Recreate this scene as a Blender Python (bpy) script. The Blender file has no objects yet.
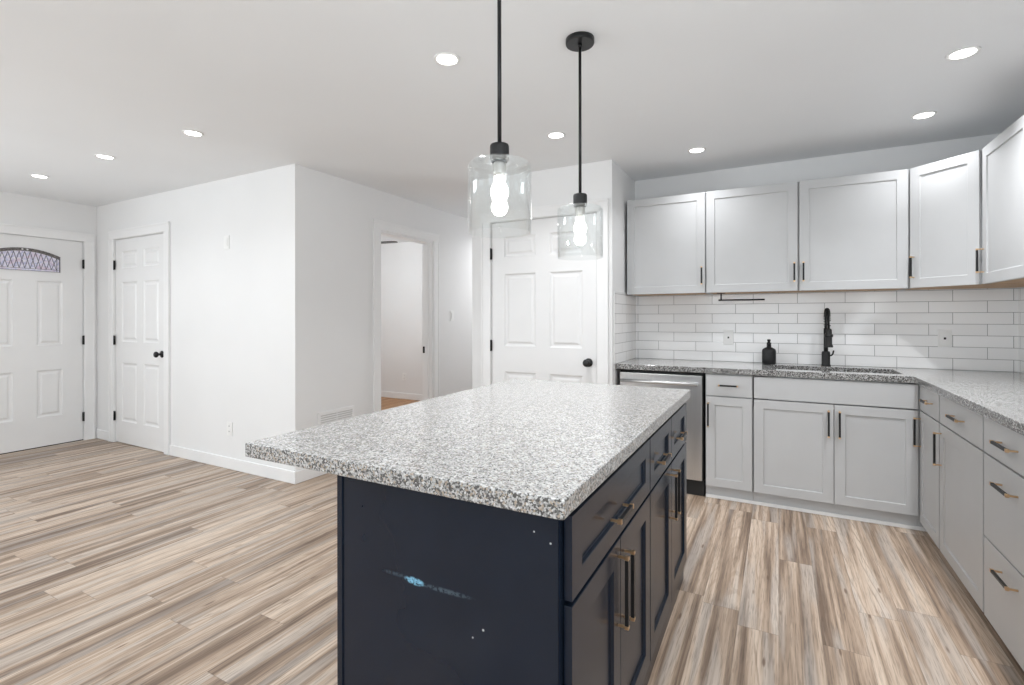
import bpy, bmesh, math, random
from mathutils import Matrix, Vector
random.seed(7)
PI = math.pi
S = bpy.context.scene
COL = S.collection

# ------------------------------------------------------------------ camera
YAW, ROLL, CAMH, FPX, CY = .4917, -.0012, 1.264, 497.3, 317.6
fw = Vector((-math.sin(YAW), math.cos(YAW), 0)); rt = Vector((math.cos(YAW), math.sin(YAW), 0)); up = Vector((0, 0, 1))
r3 = rt*math.cos(ROLL) + up*math.sin(ROLL); u3 = up*math.cos(ROLL) - rt*math.sin(ROLL)
cd = bpy.data.cameras.new('camera'); cam = bpy.data.objects.new('camera', cd); COL.objects.link(cam)
cam.matrix_world = Matrix(((r3.x, u3.x, -fw.x, 0), (r3.y, u3.y, -fw.y, 0), (r3.z, u3.z, -fw.z, CAMH), (0, 0, 0, 1)))
cd.sensor_width = 36; cd.lens = FPX/1024*36; cd.shift_y = (CY-342.5)/1024; cd.clip_start = .05
S.camera = cam

# ------------------------------------------------------------------ world, big lights, exposure
W = bpy.data.worlds.new('world'); S.world = W; W.use_nodes = True
W.node_tree.nodes['Background'].inputs[0].default_value = (.80, .88, 1, 1)
W.node_tree.nodes['Background'].inputs[1].default_value = 1.0
S.view_settings.view_transform = 'Standard'; S.view_settings.look = 'None'
S.view_settings.exposure = 0.02; S.view_settings.gamma = 1; S.view_settings.use_curve_mapping = False
FILL, CAN, BULB = 50, 5.5, 1.5
S.cycles.diffuse_bounces = 8; S.cycles.max_bounces = 14; S.cycles.transparent_max_bounces = 16

def area(name, loc, aim, sx, sy, power, col=(1, 1, 1), shape='RECTANGLE', spread=PI):
    d = bpy.data.lights.new(name, 'AREA'); d.shape = shape; d.size = sx; d.size_y = sy
    d.energy = power; d.color = col; d.spread = spread
    o = bpy.data.objects.new(name, d); COL.objects.link(o); o.location = loc
    o.rotation_euler = Vector(aim).to_track_quat('-Z', 'Y').to_euler(); return o
# added fill lamps at unseen made-up windows, tilted up to bounce off the ceiling
area('window_daylight', (-.3, -3.16, 1.35), (0, 1, .55), 2.2, 1.4, FILL*.50, (.90, .965, 1))
area('window_daylight', (-4.3, -3.16, 1.35), (0, 1, 1.3), 2.2, 1.4, FILL*.22, (.90, .965, 1))
area('window_daylight', (-6.26, -1.2, 1.35), (1, .02, .40), 1.9, 1.4, FILL*2.2, (.90, .965, 1))
area('window_daylight', (1.26, -1.2, 1.35), (-1, 0, .7), 1.9, 1.4, FILL*1.25, (.90, .965, 1))

# ------------------------------------------------------------------ helpers
def new_mat(name):
    m = bpy.data.materials.new(name); m.use_nodes = True
    nt = m.node_tree; b = nt.nodes['Principled BSDF']; return m, nt, b
def N(nt, t, **kw):
    n = nt.nodes.new(t)
    for k, v in kw.items():
        if k.startswith('i_'): n.inputs[int(k[2:])].default_value = v
        else: setattr(n, k, v)
    return n
def MATH(nt, op, a, b=None, clamp=False):
    n = nt.nodes.new('ShaderNodeMath'); n.operation = op; n.use_clamp = clamp
    for i, v in enumerate((a, b)):
        if v is None: continue
        if isinstance(v, (int, float)): n.inputs[i].default_value = v
        else: nt.links.new(v, n.inputs[i])
    return n.outputs[0]
def MIX(nt, f, a, b, mode='MIX'):
    n = nt.nodes.new('ShaderNodeMix'); n.data_type = 'RGBA'; n.blend_type = mode
    for s, v in ((n.inputs[0], f), (n.inputs[6], a), (n.inputs[7], b)):
        if isinstance(v, (int, float)): s.default_value = v
        elif isinstance(v, tuple): s.default_value = (*v, 1) if len(v) == 3 else v
        else: nt.links.new(v, s)
    return n.outputs[2]
def RAMP(nt, src, stops, interp='LINEAR'):
    n = nt.nodes.new('ShaderNodeValToRGB'); n.color_ramp.interpolation = interp
    e = n.color_ramp.elements
    while len(e) < len(stops): e.new(.5)
    for i, (p, c) in enumerate(stops):
        e[i].position = p; e[i].color = (*c, 1) if isinstance(c, tuple) else (c, c, c, 1)
    nt.links.new(src, n.inputs[0]); return n.outputs[0]
def NOISE(nt, vec, scale, detail=3, rough=.5, dist=0):
    n = nt.nodes.new('ShaderNodeTexNoise'); n.inputs['Scale'].default_value = scale
    n.inputs['Detail'].default_value = detail; n.inputs['Roughness'].default_value = rough
    n.inputs['Distortion'].default_value = dist
    if vec is not None: nt.links.new(vec, n.inputs['Vector'])
    return n.outputs[0]
def OBJ(nt, scale=(1, 1, 1), rot=(0, 0, 0), loc=(0, 0, 0)):
    t = nt.nodes.new('ShaderNodeTexCoord'); m = nt.nodes.new('ShaderNodeMapping')
    m.inputs['Scale'].default_value = scale; m.inputs['Rotation'].default_value = rot; m.inputs['Location'].default_value = loc
    nt.links.new(t.outputs['Object'], m.inputs['Vector']); return m.outputs[0]
def BUMP(nt, b, h, strength=.2, dist=.001):
    n = nt.nodes.new('ShaderNodeBump'); n.inputs['Strength'].default_value = strength; n.inputs['Distance'].default_value = dist
    nt.links.new(h, n.inputs['Height']); nt.links.new(n.outputs[0], b.inputs['Normal'])
def plain(name, col, rough=.5, metal=0, var=.04, scale=6, bump=0, bscale=200):
    m, nt, b = new_mat(name)
    v = OBJ(nt); n = NOISE(nt, v, scale, 3)
    lo = tuple(c*(1-var) for c in col); hi = tuple(min(1, c*(1+var)) for c in col)
    nt.links.new(RAMP(nt, n, [(.3, lo), (.7, hi)]), b.inputs['Base Color'])
    b.inputs['Roughness'].default_value = rough; b.inputs['Metallic'].default_value = metal
    if bump: BUMP(nt, b, NOISE(nt, v, bscale, 2), bump, .0006)
    return m
def emit(name, col, st):
    m, nt, b = new_mat(name); b.inputs['Emission Color'].default_value = (*col, 1)
    b.inputs['Emission Strength'].default_value = st; b.inputs['Base Color'].default_value = (*col, 1); return m

M = {}
M['wall'] = plain('wall_paint', (.775, .775, .775), .55, var=.012, scale=2, bump=.12, bscale=260)
M['ceiling'] = plain('ceiling_paint', (.80, .815, .83), .7, var=.012, scale=1.5, bump=.15, bscale=160)
M['trim'] = plain('trim_paint', (.82, .82, .82), .32, var=.01)
M['door'] = plain('door_paint', (.78, .78, .78), .35, var=.01)
M['grey'] = plain('grey_cabinet_paint', (.50, .505, .51), .38, var=.015)
M['grey_in'] = plain('grey_cabinet_frame', (.40, .405, .41), .45, var=.015)
M['greyup'] = M['grey']
M['vent_back'] = plain('vent_interior', (.58, .58, .57), .6)
M['black'] = plain('black_metal', (.012, .012, .013), .38, .3, var=.1)
M['blackrough'] = plain('black_textured_metal', (.022, .022, .023), .55, .3, var=.5, scale=240, bump=.8, bscale=260)
M['bronze'] = plain('dark_bronze', (.03, .028, .026), .35, .7, var=.1)
M['brass'] = plain('brushed_brass', (.72, .50, .30), .28, 1, var=.08, scale=60)
M['white_plastic'] = plain('white_plastic', (.82, .82, .81), .3, var=.01)
M['dark'] = plain('dark_gap', (.01, .01, .01), .6)
M['birch'] = plain('birch_underside', (.45, .27, .13), .5, var=.15, scale=14)
M['socket'] = plain('socket_collar', (.45, .44, .42), .35, .6, var=.1)
M['bulb'] = emit('lit_bulb', (1, .985, .95), 9)
M['lens'] = emit('downlight_lens', (1, .99, .97), 9)

def granite(name, dark=0.0, tanmix=.25):
    m, nt, b = new_mat(name)
    v = OBJ(nt)
    a = NOISE(nt, v, 165, 2, .6, .2); c = NOISE(nt, v, 62, 3, .6, .3); d = NOISE(nt, v, 260, 2, .55)
    vo = nt.nodes.new('ShaderNodeTexVoronoi'); vo.inputs['Scale'].default_value = 250; nt.links.new(v, vo.inputs['Vector'])
    sep = nt.nodes.new('ShaderNodeSeparateColor'); nt.links.new(vo.outputs['Color'], sep.inputs[0])
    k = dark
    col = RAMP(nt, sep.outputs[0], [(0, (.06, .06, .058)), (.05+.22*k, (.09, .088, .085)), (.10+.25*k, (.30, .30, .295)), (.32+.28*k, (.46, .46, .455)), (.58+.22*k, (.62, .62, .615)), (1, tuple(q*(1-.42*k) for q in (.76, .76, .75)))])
    cl = MATH(nt, 'ADD', MATH(nt, 'MULTIPLY', a, .5), MATH(nt, 'MULTIPLY', c, .5))
    col = MIX(nt, 1.0, col, RAMP(nt, cl, [(.38, .55), (.47, .84), (.56, 1.03)]), 'MULTIPLY')
    col = MIX(nt, RAMP(nt, d, [(.34, .8), (.385, 0.0)]), col, (.05, .048, .046))
    col = MIX(nt, RAMP(nt, sep.outputs[1], [(.86, 0.0), (.88, tanmix*2)]), col, (.36, .29, .22))
    nt.links.new(col, b.inputs['Base Color'])
    b.inputs['Roughness'].default_value = .14; b.inputs['Coat Weight'].default_value = .3; b.inputs['Coat Roughness'].default_value = .07
    return m
M['granite'] = granite('speckled_granite')
M['granite_edge'] = granite('speckled_granite_sawn_edge', 1.3, .4)  # darker copy for the vertical faces, their shade put into the colour
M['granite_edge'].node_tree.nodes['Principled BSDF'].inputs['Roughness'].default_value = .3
M['granite_dark'] = granite('grey_granite', .65, .1)
M['granite_dark_edge'] = granite('grey_granite_sawn_edge', 1.7, .1)  # perimeter edge darkened the same way, shade put into the colour

def planks(name, cols, pw=.150, pl=1.22, rough=.42, castmix=.42, knots=1.0):
    m, nt, b = new_mat(name)
    t = nt.nodes.new('ShaderNodeTexCoord'); s = nt.nodes.new('ShaderNodeSeparateXYZ'); nt.links.new(t.outputs['Object'], s.inputs[0])
    x, y = s.outputs[0], s.outputs[1]
    u = MATH(nt, 'DIVIDE', x, pw); row = MATH(nt, 'FLOOR', u); fu = MATH(nt, 'FRACT', u)
    w1 = nt.nodes.new('ShaderNodeTexWhiteNoise'); w1.noise_dimensions = '1D'; nt.links.new(row, w1.inputs['W'])
    v = MATH(nt, 'ADD', MATH(nt, 'DIVIDE', y, pl), w1.outputs['Value']); k = MATH(nt, 'FLOOR', v); fv = MATH(nt, 'FRACT', v)
    cmb = nt.nodes.new('ShaderNodeCombineXYZ'); nt.links.new(row, cmb.inputs[0]); nt.links.new(k, cmb.inputs[1])
    w2 = nt.nodes.new('ShaderNodeTexWhiteNoise'); w2.noise_dimensions = '3D'; nt.links.new(cmb.outputs[0], w2.inputs['Vector'])
    rnd = w2.outputs['Value']
    # plank-local stretched coordinates
    off = MATH(nt, 'MULTIPLY', rnd, 37.0)
    def stretched(sx, sy):
        g = nt.nodes.new('ShaderNodeCombineXYZ')
        nt.links.new(MATH(nt, 'ADD', MATH(nt, 'MULTIPLY', x, sx), off), g.inputs[0]); nt.links.new(MATH(nt, 'ADD', MATH(nt, 'MULTIPLY', y, sy), off), g.inputs[1])
        nt.links.new(off, g.inputs[2]); return g.outputs[0]
    broad = NOISE(nt, stretched(19, .55), 1.0, 2, .5, .3)        # tone bands a few cm wide
    n2 = NOISE(nt, stretched(70, 1.6), 1.0, 3, .6, .3)           # grain
    fine = NOISE(nt, stretched(240, 9), 1.0, 2, .6, 0)           # pores
    tone = nt.nodes.new('ShaderNodeSeparateColor'); nt.links.new(w2.outputs['Color'], tone.inputs[0])
    mixv = MATH(nt, 'ADD', MATH(nt, 'MULTIPLY', broad, .80), MATH(nt, 'MULTIPLY', rnd, .12))
    mixv = MATH(nt, 'ADD', mixv, MATH(nt, 'MULTIPLY', MATH(nt, 'SUBTRACT', n2, .5), .42))
    col = RAMP(nt, mixv, cols)
    # grey or warm cast that changes from band to band
    cast = NOISE(nt, stretched(12, .7), 1.7, 1, .5, 0)
    col = MIX(nt, RAMP(nt, cast, [(.50, 0.0), (.62, castmix)]), col, (.47, .44, .41))
    col = MIX(nt, .6, col, RAMP(nt, fine, [(.36, .5), (.48, 1.0), (.7, 1.1)]), 'MULTIPLY')
    # cathedral figure and knots in the heart band of each plank
    wv = nt.nodes.new('ShaderNodeTexWave'); wv.wave_type = 'RINGS'; wv.rings_direction = 'SPHERICAL'
    wv.inputs['Scale'].default_value = 1.6; wv.inputs['Distortion'].default_value = 3.5; wv.inputs['Detail'].default_value = 2; wv.inputs['Detail Scale'].default_value = 1.2
    nt.links.new(stretched(14, 1.3), wv.inputs['Vector'])
    heart = MATH(nt, 'MULTIPLY', RAMP(nt, broad, [(.50, 0.0), (.58, 1.0)]), RAMP(nt, tone.outputs[2], [(.3, 0.0), (.5, 1.0)]))
    col = MIX(nt, MATH(nt, 'MULTIPLY', heart, RAMP(nt, wv.outputs['Fac'], [(.78, 0.0), (.93, .42)])), col, (.20, .12, .07))
    vk = nt.nodes.new('ShaderNodeTexVoronoi'); vk.inputs['Scale'].default_value = 1.0; nt.links.new(stretched(22, 4.5), vk.inputs['Vector'])
    sk_ = nt.nodes.new('ShaderNodeSeparateColor'); nt.links.new(vk.outputs['Color'], sk_.inputs[0])
    knot = MATH(nt, 'MULTIPLY', RAMP(nt, vk.outputs['Distance'], [(.07, .8), (.15, 0.0)]), RAMP(nt, sk_.outputs[0], [(.55, 0.0), (.60, 1.0)]))
    col = MIX(nt, MATH(nt, 'MULTIPLY', knot, knots), col, (.13, .075, .045))
    e1 = MATH(nt, 'LESS_THAN', MATH(nt, 'ABSOLUTE', MATH(nt, 'SUBTRACT', fu, .5)), .4925)
    e2 = MATH(nt, 'LESS_THAN', MATH(nt, 'ABSOLUTE', MATH(nt, 'SUBTRACT', fv, .5)), .4987)
    seam = MATH(nt, 'MULTIPLY', e1, e2)
    col = MIX(nt, MATH(nt, 'MULTIPLY', MATH(nt, 'SUBTRACT', 1.0, seam), .45), col, (.12, .09, .07))
    nt.links.new(col, b.inputs['Base Color'])
    nt.links.new(RAMP(nt, n2, [(.3, rough+.1), (.7, rough-.05)]), b.inputs['Roughness'])
    BUMP(nt, b, MATH(nt, 'ADD', MATH(nt, 'MULTIPLY', n2, .4), seam), .25, .0012)
    return m
M['floor'] = planks('vinyl_plank', [(.29, (.165, .112, .078)), (.40, (.305, .222, .160)), (.49, (.455, .347, .262)), (.61, (.60, .49, .392))])
M['oak'] = planks('orange_oak_strip', [(.3, (.28, .13, .05)), (.5, (.45, .23, .10)), (.7, (.55, .31, .15))], pw=.057, pl=.9, castmix=0.0, knots=0.0)

def tiles():
    m, nt, b = new_mat('white_subway_tile')
    t = nt.nodes.new('ShaderNodeTexCoord'); s = nt.nodes.new('ShaderNodeSeparateXYZ'); nt.links.new(t.outputs['Object'], s.inputs[0])
    c = nt.nodes.new('ShaderNodeCombineXYZ')
    nt.links.new(MATH(nt, 'SUBTRACT', s.outputs[0], .2-.297), c.inputs[0]); nt.links.new(s.outputs[2], c.inputs[1])
    br = nt.nodes.new('ShaderNodeTexBrick'); nt.links.new(c.outputs[0], br.inputs['Vector'])
    br.inputs['Scale'].default_value = 1; br.inputs['Brick Width'].default_value = .297; br.inputs['Row Height'].default_value = .0755
    br.inputs['Mortar Size'].default_value = .0016; br.inputs['Mortar Smooth'].default_value = .1; br.offset = .58
    br.inputs['Color1'].default_value = (.90, .90, .90, 1); br.inputs['Color2'].default_value = (.85, .85, .85, 1)
    br.inputs['Mortar'].default_value = (.30, .30, .30, 1)
    nt.links.new(br.outputs['Color'], b.inputs['Base Color'])
    nt.links.new(RAMP(nt, br.outputs['Fac'], [(0, .12), (1, .7)]), b.inputs['Roughness'])
    wav = NOISE(nt, c.outputs[0], 22, 2)
    h = MATH(nt, 'ADD', MATH(nt, 'SUBTRACT', 1.0, br.outputs['Fac']), MATH(nt, 'MULTIPLY', wav, .8))
    BUMP(nt, b, h, .5, .0012)
    return m
M['tile'] = tiles()

def steel():
    m, nt, b = new_mat('brushed_stainless')
    v = OBJ(nt, (900, 900, 3)); n = NOISE(nt, v, 1, 3)
    nt.links.new(RAMP(nt, n, [(.3, .60), (.7, .68)]), b.inputs['Base Color'])
    b.inputs['Metallic'].default_value = 1
    nt.links.new(RAMP(nt, n, [(.3, .30), (.7, .38)]), b.inputs['Roughness']); return m
M['steel'] = steel()

def navy(scuff):
    m, nt, b = new_mat('navy_cabinet_paint' + ('_scuffed' if scuff else ''))
    v = OBJ(nt); n = NOISE(nt, v, 5, 3)
    col = RAMP(nt, n, [(.3, (.0058, .0098, .0185)), (.7, (.0076, .0127, .0235))])
    b.inputs['Roughness'].default_value = .24; b.inputs['Specular IOR Level'].default_value = .32
    if scuff:
        s = nt.nodes.new('ShaderNodeSeparateXYZ'); nt.links.new(v, s.inputs[0])
        def blob(cx, cz, hw, hh, slope=0, soft=.5):
            dx = MATH(nt, 'SUBTRACT', s.outputs[0], cx); dz = MATH(nt, 'SUBTRACT', s.outputs[2], cz)
            dz = MATH(nt, 'SUBTRACT', dz, MATH(nt, 'MULTIPLY', dx, slope))
            q = MATH(nt, 'ADD', MATH(nt, 'POWER', MATH(nt, 'ABSOLUTE', MATH(nt, 'DIVIDE', dx, hw)), 2), MATH(nt, 'POWER', MATH(nt, 'ABSOLUTE', MATH(nt, 'DIVIDE', dz, hh)), 2))
            return MATH(nt, 'SUBTRACT', 1.0, q, True)
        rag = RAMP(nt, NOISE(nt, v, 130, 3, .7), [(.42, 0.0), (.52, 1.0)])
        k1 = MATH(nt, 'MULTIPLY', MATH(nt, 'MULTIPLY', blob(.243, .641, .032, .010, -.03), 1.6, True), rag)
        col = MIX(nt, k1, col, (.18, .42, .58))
        k2 = MATH(nt, 'MULTIPLY', MATH(nt, 'MULTIPLY', blob(.33, .640, .085, .007, .02), .5), rag)
        col = MIX(nt, k2, col, (.10, .15, .19))
        k3 = MATH(nt, 'MULTIPLY', MATH(nt, 'MULTIPLY', blob(.19, .645, .05, .006), .3), rag)
        col = MIX(nt, k3, col, (.10, .15, .19))
        for cx, cz, r in ((.432, .580, .003), (.405, .556, .0022), (.555, .82, .0022), (.592, .803, .0025)):
            col = MIX(nt, MATH(nt, 'MULTIPLY', blob(cx, cz, r, r), 2.0, True), col, (.45, .47, .48))
    nt.links.new(col, b.inputs['Base Color']); return m
M['navy'] = navy(False); M['navy_scuff'] = navy(True)

def glass_thin(name, tint=(.97, .98, .98), edge=.55):
    m, nt, b = new_mat(name); nt.nodes.remove(b)
    out = [n for n in nt.nodes if n.type == 'OUTPUT_MATERIAL'][0]
    tr = nt.nodes.new('ShaderNodeBsdfTransparent'); tr.inputs[0].default_value = (*tint, 1)
    gl = nt.nodes.new('ShaderNodeBsdfGlossy'); gl.inputs['Roughness'].default_value = .03; gl.inputs[0].default_value = (1, 1, 1, 1)
    lw = nt.nodes.new('ShaderNodeLayerWeight'); lw.inputs[0].default_value = .32
    n = NOISE(nt, OBJ(nt, (1, 1, .35)), 30, 2)
    bp = nt.nodes.new('ShaderNodeBump'); bp.inputs['Strength'].default_value = .25; bp.inputs['Distance'].default_value = .003
    nt.links.new(n, bp.inputs['Height']); nt.links.new(bp.outputs[0], gl.inputs['Normal'])
    f = MATH(nt, 'ADD', MATH(nt, 'MULTIPLY', lw.outputs['Facing'], edge), .03, True)
    f = MATH(nt, 'MULTIPLY', MATH(nt, 'POWER', lw.outputs['Facing'], 2.2), edge)
    f = MATH(nt, 'ADD', f, .05, True)
    mx = nt.nodes.new('ShaderNodeMixShader'); nt.links.new(f, mx.inputs[0]); nt.links.new(tr.outputs[0], mx.inputs[1]); nt.links.new(gl.outputs[0], mx.inputs[2])
    nt.links.new(mx.outputs[0], out.inputs[0]); return m
M['glass'] = glass_thin('clear_seeded_glass', edge=.7)
M['pane'] = glass_thin('window_glass', edge=.4)

def leaded():
    m, nt, b = new_mat('leaded_door_glass')
    v = OBJ(nt); n = NOISE(nt, v, 45, 2); n2 = NOISE(nt, v, 18, 1)
    col = RAMP(nt, n, [(.35, (.50, .52, .72)), (.5, (.72, .70, .84)), (.65, (.82, .80, .86))])
    col = MIX(nt, RAMP(nt, n2, [(.5, 0.0), (.65, .5)]), col, (.72, .52, .62))
    nt.links.new(col, b.inputs['Base Color']); b.inputs['Roughness'].default_value = .2
    return m
M['leaded'] = leaded()
M['came'] = plain('lead_came', (.17, .165, .19), .4, .6, var=.2, scale=40)
M['archfill'] = plain('dark_arch_came', (.16, .145, .14), .45, .4, var=.5, scale=70)

class MB:
    """collects shapes into one mesh"""
    def __init__(s): s.bm = bmesh.new()
    def _mi(s, fs, mi, smooth=False):
        for f in fs: f.material_index = mi; f.smooth = smooth
    def box(s, x0, x1, y0, y1, z0, z1, mi=0):
        v = [s.bm.verts.new(p) for p in ((x0, y0, z0), (x1, y0, z0), (x1, y1, z0), (x0, y1, z0), (x0, y0, z1), (x1, y0, z1), (x1, y1, z1), (x0, y1, z1))]
        fs = [s.bm.faces.new([v[i] for i in q]) for q in ((0, 3, 2, 1), (4, 5, 6, 7), (0, 1, 5, 4), (1, 2, 6, 5), (2, 3, 7, 6), (3, 0, 4, 7))]
        s._mi(fs, mi); return s
    def lathe(s, prof, c=(0, 0, 0), axis='Z', seg=40, mi=0, smooth=True, closed=False):
        rings = []
        for r, h in prof:
            ring = []
            for k in range(seg):
                a = 2*PI*k/seg; p = (r*math.cos(a), r*math.sin(a), h)
                if axis == 'Y': p = (p[0], -p[2], p[1])   # profile height runs towards -Y
                if axis == 'X': p = (p[2], p[0], p[1])
                ring.append(s.bm.verts.new((p[0]+c[0], p[1]+c[1], p[2]+c[2])))
            rings.append(ring)
        n = len(rings)
        for i in range(n if closed else n-1):
            A, B = rings[i], rings[(i+1) % n]
            for k in range(seg):
                f = s.bm.faces.new((A[k], A[(k+1) % seg], B[(k+1) % seg], B[k])); s._mi([f], mi, smooth)
        if not closed:
            for ring, fl in ((rings[0], True), (rings[-1], False)):
                f = s.bm.faces.new(ring[::-1] if fl else ring); s._mi([f], mi, False)
        return s
    def cyl(s, c, r, h, axis='Z', seg=32, mi=0): return s.lathe([(r, 0), (r, h)], c, axis, seg, mi)
    def tube(s, pts, r, seg=12, mi=0):
        pts = [Vector(p) for p in pts]; rings = []; n = len(pts)
        ref = None
        for i, p in enumerate(pts):
            t = (pts[min(i+1, n-1)]-pts[max(i-1, 0)]).normalized()
            if ref is None: ref = Vector((1, 0, 0)) if abs(t.x) < .9 else Vector((0, 1, 0))
            a = (ref - t*ref.dot(t)).normalized(); ref = a; b = t.cross(a)
            rr = r(i/(n-1)) if callable(r) else r
            rings.append([s.bm.verts.new(p+a*rr*math.cos(2*PI*k/seg)+b*rr*math.sin(2*PI*k/seg)) for k in range(seg)])
        for A, B in zip(rings, rings[1:]):
            for k in range(seg):
                f = s.bm.faces.new((A[k], A[(k+1) % seg], B[(k+1) % seg], B[k])); s._mi([f], mi, True)
        s._mi([s.bm.faces.new(rings[0][::-1]), s.bm.faces.new(rings[-1])], mi); return s
    def cells(s, xs, ys, filled, z0, z1, mi=0):
        """slab with holes, laid out on a grid"""
        V = {}
        def v(i, j, z):
            if (i, j, z) not in V: V[i, j, z] = s.bm.verts.new((xs[i], ys[j], z))
            return V[i, j, z]
        nx, ny = len(xs)-1, len(ys)-1
        F = lambda i, j: 0 <= i < nx and 0 <= j < ny and filled(i, j)
        fs = []
        for i in range(nx):
            for j in range(ny):
                if not F(i, j): continue
                fs.append(s.bm.faces.new((v(i, j, z1), v(i+1, j, z1), v(i+1, j+1, z1), v(i, j+1, z1))))
                fs.append(s.bm.faces.new((v(i, j, z0), v(i, j+1, z0), v(i+1, j+1, z0), v(i+1, j, z0))))
                if not F(i, j-1): fs.append(s.bm.faces.new((v(i, j, z0), v(i+1, j, z0), v(i+1, j, z1), v(i, j, z1))))
                if not F(i+1, j): fs.append(s.bm.faces.new((v(i+1, j, z0), v(i+1, j+1, z0), v(i+1, j+1, z1), v(i+1, j, z1))))
                if not F(i, j+1): fs.append(s.bm.faces.new((v(i+1, j+1, z0), v(i, j+1, z0), v(i, j+1, z1), v(i+1, j+1, z1))))
                if not F(i-1, j): fs.append(s.bm.faces.new((v(i, j+1, z0), v(i, j, z0), v(i, j, z1), v(i, j+1, z1))))
        s._mi(fs, mi); return s
    def panelled(s, w, h, t, xs, zs, panels, prof, mi=0, z0=0, x0=0, y0=0):
        """slab with its front at y0 facing -Y; panels = set of grid cells that carry a moulded recess"""
        bm = s.bm; V = {}
        def v(i, k):
            if (i, k) not in V: V[i, k] = bm.verts.new((x0+xs[i], y0, z0+zs[k]))
            return V[i, k]
        fs = []
        for i in range(len(xs)-1):
            for k in range(len(zs)-1):
                ring = [v(i, k), v(i+1, k), v(i+1, k+1), v(i, k+1)]
                if (i, k) in panels:
                    for ins, dep in prof:
                        nr = [bm.verts.new(p) for p in ((x0+xs[i]+ins, y0+dep, z0+zs[k]+ins), (x0+xs[i+1]-ins, y0+dep, z0+zs[k]+ins), (x0+xs[i+1]-ins, y0+dep, z0+zs[k+1]-ins), (x0+xs[i]+ins, y0+dep, z0+zs[k+1]-ins))]
                        for q in range(4): fs.append(bm.faces.new((ring[q], ring[(q+1) % 4], nr[(q+1) % 4], nr[q])))
                        ring = nr
                fs.append(bm.faces.new(ring))
        B = {}
        nx, nz = len(xs)-1, len(zs)-1
        def bk(i, k):
            if (i, k) not in B: B[i, k] = bm.verts.new((x0+xs[i], y0+t, z0+zs[k]))
            return B[i, k]
        for i in range(nx):
            fs.append(bm.faces.new((v(i+1, 0), v(i, 0), bk(i, 0), bk(i+1, 0)))); fs.append(bm.faces.new((v(i, nz), v(i+1, nz), bk(i+1, nz), bk(i, nz))))
        for k in range(nz):
            fs.append(bm.faces.new((v(0, k), v(0, k+1), bk(0, k+1), bk(0, k)))); fs.append(bm.faces.new((v(nx, k+1), v(nx, k), bk(nx, k), bk(nx, k+1))))
        fs.append(bm.faces.new([bk(i, 0) for i in range(nx+1)] + [bk(nx, k) for k in range(1, nz+1)] + [bk(i, nz) for i in range(nx-1, -1, -1)] + [bk(0, k) for k in range(nz-1, 0, -1)]))
        s._mi(fs, mi); return s
    def side_mat(s, mi):
        s.bm.normal_update()
        for f in s.bm.faces:
            if abs(f.normal.z) < .5: f.material_index = mi
        return s
    def build(s, name, mats, parent=None, bevel=0, loc=None, rotz=0, seg=2, recalc=True):
        if recalc: bmesh.ops.recalc_face_normals(s.bm, faces=s.bm.faces)
        me = bpy.data.meshes.new(name); s.bm.to_mesh(me); s.bm.free()
        for m in (mats if isinstance(mats, (list, tuple)) else [mats]): me.materials.append(M[m])
        o = bpy.data.objects.new(name, me); COL.objects.link(o)
        if parent: o.parent = parent
        if loc: o.location = loc
        o.rotation_euler.z = rotz
        if bevel:
            b = o.modifiers.new('bevel', 'BEVEL'); b.width = bevel; b.segments = seg; b.limit_method = 'ANGLE'; b.angle_limit = math.radians(50)
        return o

def tag(o, label, cat, group=None):
    o['label'] = label; o['category'] = cat
    if group: o['group'] = group
    return o
def thing(name, label, cat, loc=(0, 0, 0), rotz=0, group=None):
    o = bpy.data.objects.new(name, None); COL.objects.link(o); o.location = loc; o.rotation_euler = (0, 0, rotz)
    o.empty_display_size = .1; return tag(o, label, cat, group)
def struct(o): o['kind'] = 'structure'; return o
def sempty(name, loc=(0, 0, 0), rotz=0):
    o = bpy.data.objects.new(name, None); COL.objects.link(o); o.location = loc; o.rotation_euler = (0, 0, rotz); return struct(o)
def copy_tree(o, parent=None):
    c = o.copy(); COL.objects.link(c); c.parent = parent
    for ch in [q for q in bpy.data.objects if q.parent == o]: copy_tree(ch, c)
    return c

# ------------------------------------------------------------------ room shell
XD, XL, XP0, XQ, XW = -6.345, -3.245, -2.325, -1.090, 1.345    # front-door wall, hall wall, pantry block, right wall
YW, YP, YB, YE, YR = 2.560, 3.615, 4.285, 6.03, -3.25
ZC = 2.44; T = .13
struct(MB().box(XD-T, XW+T, YR-T, YW, -.05, 0).box(XL-T*.5, XW+T, YW, YE+T, -.05, 0).box(XD-T, XL-T*.5, YW, 2.68, -.05, 0).build('floor', 'floor'))
struct(MB().box(XD-T, XL-T*.5, 2.68, YE+T, -.05, 0).build('floor', 'oak'))
struct(MB().box(XD-T, XW+T, YR-T, YE+T, ZC, ZC+.1).build('ceiling', 'ceiling'))

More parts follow.
